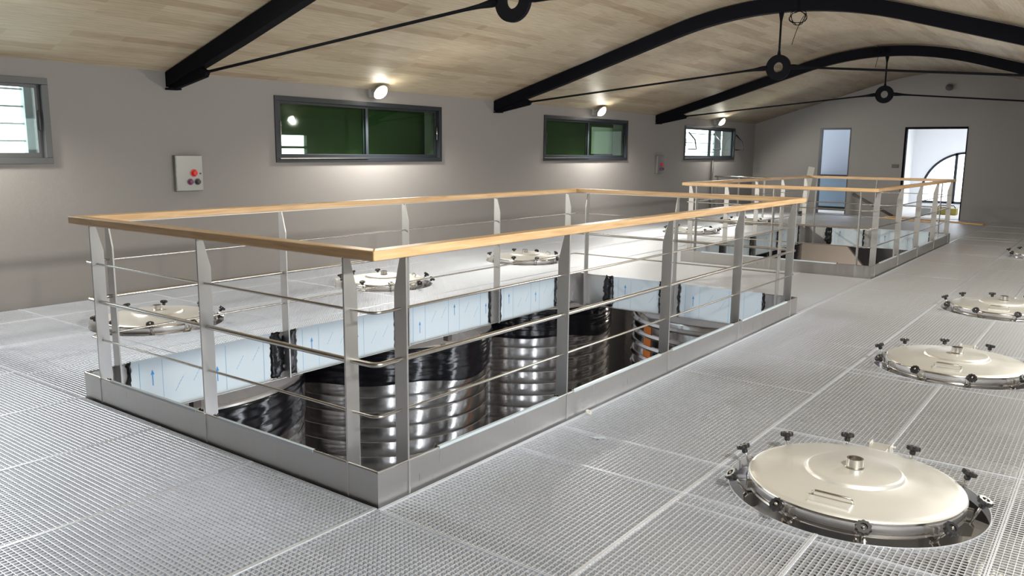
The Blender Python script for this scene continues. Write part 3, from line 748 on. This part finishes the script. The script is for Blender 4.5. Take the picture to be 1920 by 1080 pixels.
m = MB(); m.box(-2.17, -2.03, YE-0.02, YE, 1.14, 1.22); tag(m.build('wall_switch', 'brownsteel', bevel=0.004), 'small dark switch plate beside the bright doorway', 'switch')
m = MB(); m.lathe([(0, 0), (0.07, 0), (0.07, 0.05), (0.0, 0.06)], 20).xf(Matrix.Translation((-1.12, YE, 2.93)) @ Matrix.Rotation(PI/2, 4, 'X')); tag(m.build('gable_sensor', 'darkbutton', autos=True), 'small dark round fitting high on the gable wall', 'fitting')
# washer at the foot of the toe plate
m = MB(); m.lathe([(0.006, 0.0), (0.018, 0.0), (0.018, 0.006), (0.006, 0.006)], 20, closed=True).xf(Matrix.Translation((0.045, 1.55, 0.012)) @ Matrix.Rotation(0.6, 4, 'Y')); tag(m.build('washer', 'whitepaint', autos=True), 'tiny white washer on the grating beside the toe plate', 'washer')
m = MB(); m.add([(0.24, 1.24, 0.003), (0.30, 1.29, 0.003), (0.33, 1.27, 0.004), (0.28, 1.235, 0.003)], [(0, 1, 2, 3)]); o = m.build('plastic_scrap', 'film'); sm = o.modifiers.new('t', 'SOLIDIFY'); sm.thickness = 0.001; tag(o, 'small scrap of clear film on the grating near the railing corner', 'scrap')

# door frames
def door(idx, D, mat, label):
    root = empty('door_%d' % idx, ((D[0]+D[1])/2, YE, 0)); h = (D[1]-D[0])/2; m = MB(); t = 0.045
    m.box(-h, -h+t, -0.01, 0.12, 0, D[3]); m.box(h-t*0.4, h, -0.01, 0.12, 0, D[3]); m.box(-h+t, h-t*0.4, -0.01, 0.12, D[3]-t, D[3]); m.build('door_frame', mat, root)
    structure(root, label, 'doorway')
door(1, D1, 'frame_lit', 'narrow doorway in the gable wall with a blue-grey room behind')
door(2, D2, 'black', 'wide bright doorway in the gable wall with an arched window beyond')

# ------------------------------------------------------------------ rooms beyond the gable wall
Y1, Y2 = YE+0.25, 23.5
mb = MB(); mb.box(XW, XR, YE, Y2+0.3, -0.2, -0.002); structure(mb.build('floor_beyond', 'white_floor'), 'pale floor of the rooms beyond the gable wall', 'floor')
mb = MB(); mb.box(XW, XR, Y1, Y2+0.3, 3.0, 3.1); structure(mb.build('ceiling_beyond', 'wall_white'), 'white ceiling of the rooms beyond', 'ceiling')
mb = MB(); AC, AR, AZ = -1.30, 1.12, 0.42; ns = 36; x0, x1 = -2.75, XR
mb.box(x0, AC-AR, Y2, Y2+0.25, 0, 3.0); mb.box(AC+AR, x1, Y2, Y2+0.25, 0, 3.0); mb.box(AC-AR, AC+AR, Y2, Y2+0.25, 0, 0.11)
for i in range(ns):
    xa = AC-AR+2*AR*i/ns; xb = xa+2*AR/ns; za = AZ+math.sqrt(max(0, AR*AR-(xa-AC)**2)); zb = AZ+math.sqrt(max(0, AR*AR-(xb-AC)**2))
    mb.prism([(xa, za), (xb, zb), (xb, 3.0), (xa, 3.0)], 'y', Y2, Y2+0.25)
structure(mb.build('wall_beyond', 'wall_white'), 'white wall with an arched window seen through the bright doorway', 'wall')
mb = MB(); mb.box(-2.80, -2.68, Y1, Y2, 0, 3.0); structure(mb.build('wall_partition', 'wall_white'), 'white partition beside the bright doorway', 'wall')
mb = MB(); mb.box(XR-1.5, XR-1.4, Y1, Y2, 0, 3.0); structure(mb.build('wall_partition_right', 'wall_white'), 'white partition right of the bright room, out of view', 'wall')
root = empty('window_7', (AC, Y2, 0))
m = MB(); pin = []; 
pts = [(-AR, 0.11)]+[(AR*math.cos(PI-PI*i/32), AZ+AR*math.sin(PI-PI*i/32)) for i in range(33)]+[(AR, 0.11)]
inner = [(-(AR-0.06), 0.17)]+[((AR-0.06)*math.cos(PI-PI*i/32), AZ+(AR-0.06)*math.sin(PI-PI*i/32)) for i in range(33)]+[(AR-0.06, 0.17)]
n = len(pts)
vs = [(p[0], yy, p[1]) for yy in (-0.02, 0.06) for p in pts]+[(p[0], yy, p[1]) for yy in (-0.02, 0.06) for p in inner]
fs = []
for i in range(n):
    j = (i+1) % n
    fs += [(i, j, 2*n+j, 2*n+i), (n+i, 3*n+i, 3*n+j, n+j), (i, n+i, n+j, j), (2*n+i, 2*n+j, 3*n+j, 3*n+i)]
m.add(vs, fs); m.box(-0.31, -0.24, -0.02, 0.06, 0.12, AZ+AR-0.04); m.box(0.24, 0.31, -0.02, 0.06, 0.12, AZ+AR-0.04); m.build('window_frame', 'frame', root)
structure(root, 'arched window in the white room beyond the doorway', 'window')
# narrow room: wall, ledge and panel
mb = MB(); mb.box(XW, -2.80, 20.4, 20.5, 0, 3.0); structure(mb.build('wall_side_room', 'bluegrey'), 'blue-grey wall seen through the narrow doorway', 'wall')
root = empty('counter', (-3.6, 20.1, 0))
m = MB(); m.box(-0.75, 0.75, -0.22, 0.28, 0.87, 0.91); m.build('worktop', 'dark', root, bevel=0.004)
m = MB(); m.box(-0.73, 0.73, -0.20, 0.27, 0.10, 0.87); m.build('cabinet_body', 'bluepanel', root); m = MB(); m.box(-0.7, 0.7, -0.15, 0.25, 0, 0.10); m.build('plinth', 'dark', root)
tag(root, 'blue-grey counter with dark worktop behind the narrow doorway', 'counter')
m = MB(); m.box(-1.78, -1.48, 19.85, 20.1, 0, 0.17); tag(m.build('toolbox', 'slat', bevel=0.01), 'grey box on the floor of the bright room', 'box')
root = empty('tool_crate', (-1.22, 20.35, 0)); m = MB(); m.box(-0.24, 0.24, -0.15, 0.15, 0, 0.16); m.build('crate_body', 'yellow', root, bevel=0.01); m = MB(); m.tube([(-0.2, 0, 0.16), (-0.16, 0, 0.22), (0.16, 0, 0.22), (0.2, 0, 0.16)], 0.012, 8); m.build('handle', 'dark', root)
tag(root, 'dull yellow crate on the floor of the bright room', 'crate')
def room_light(loc, size, e, name, col=(0.9, 0.95, 1)):
    ld = bpy.data.lights.new(name, 'AREA'); ld.energy = e; ld.size = size; ld.color = col; lo = bpy.data.objects.new(name, ld); COL.objects.link(lo); lo.location = loc
room_light((-0.6, 21.0, 2.9), 1.2, 95, 'bright_room_fill'); room_light((-3.6, 19.6, 2.9), 0.5, 7, 'side_room_fill')  # unseen area lights added under the ceiling to brighten both rooms
# unseen point light added to brighten the beige lower wall
for p, e in (((-1.2, 2.6, -0.9), 0), ((-1.6, 13.9, -1.5), 110)):
    if e:
        ld = bpy.data.lights.new('lower_fill', 'POINT'); ld.energy = e; ld.shadow_soft_size = 0.12; ld.color = (1, 0.95, 0.88); lo = bpy.data.objects.new('lower_fill', ld); COL.objects.link(lo); lo.location = p

def fill_tube(x, y, z0, z1, label):  # unseen glowing tube added to light the tanks and give vertical highlights
    root = empty('fill_tube', (x, y, z0))
    m = MB(); m.box(0.02, 0.06, -0.03, 0.03, 0, z1-z0); m.build('fill_housing', 'lamp_body', root)
    m = MB(); m.tube([(0, 0, 0.03), (0, 0, z1-z0-0.03)], 0.020, 12); m.build('glowing_tube', 'tube', root, smooth=True)
    tag(root, label, 'lamp', 'added fill tubes of the lower storey')
M['tube'] = pbr('fill_tube_glow', (1, 1, 1), 0.5, emis=(0.88, 0.93, 1.0), es=70)
for yy in (0.55, 2.9, 5.6):
    m = MB(); m.box(0.16, 0.24, yy-0.04, yy+0.04, ZLOW, -0.175); tag(m.build('steel_column', 'brownsteel'), 'unseen steel column of the lower storey carrying an added fill tube', 'column', 'columns of the lower storey')
    fill_tube(0.10, yy, -3.0, -0.35, 'vertical fill light tube added on a column below the deck')
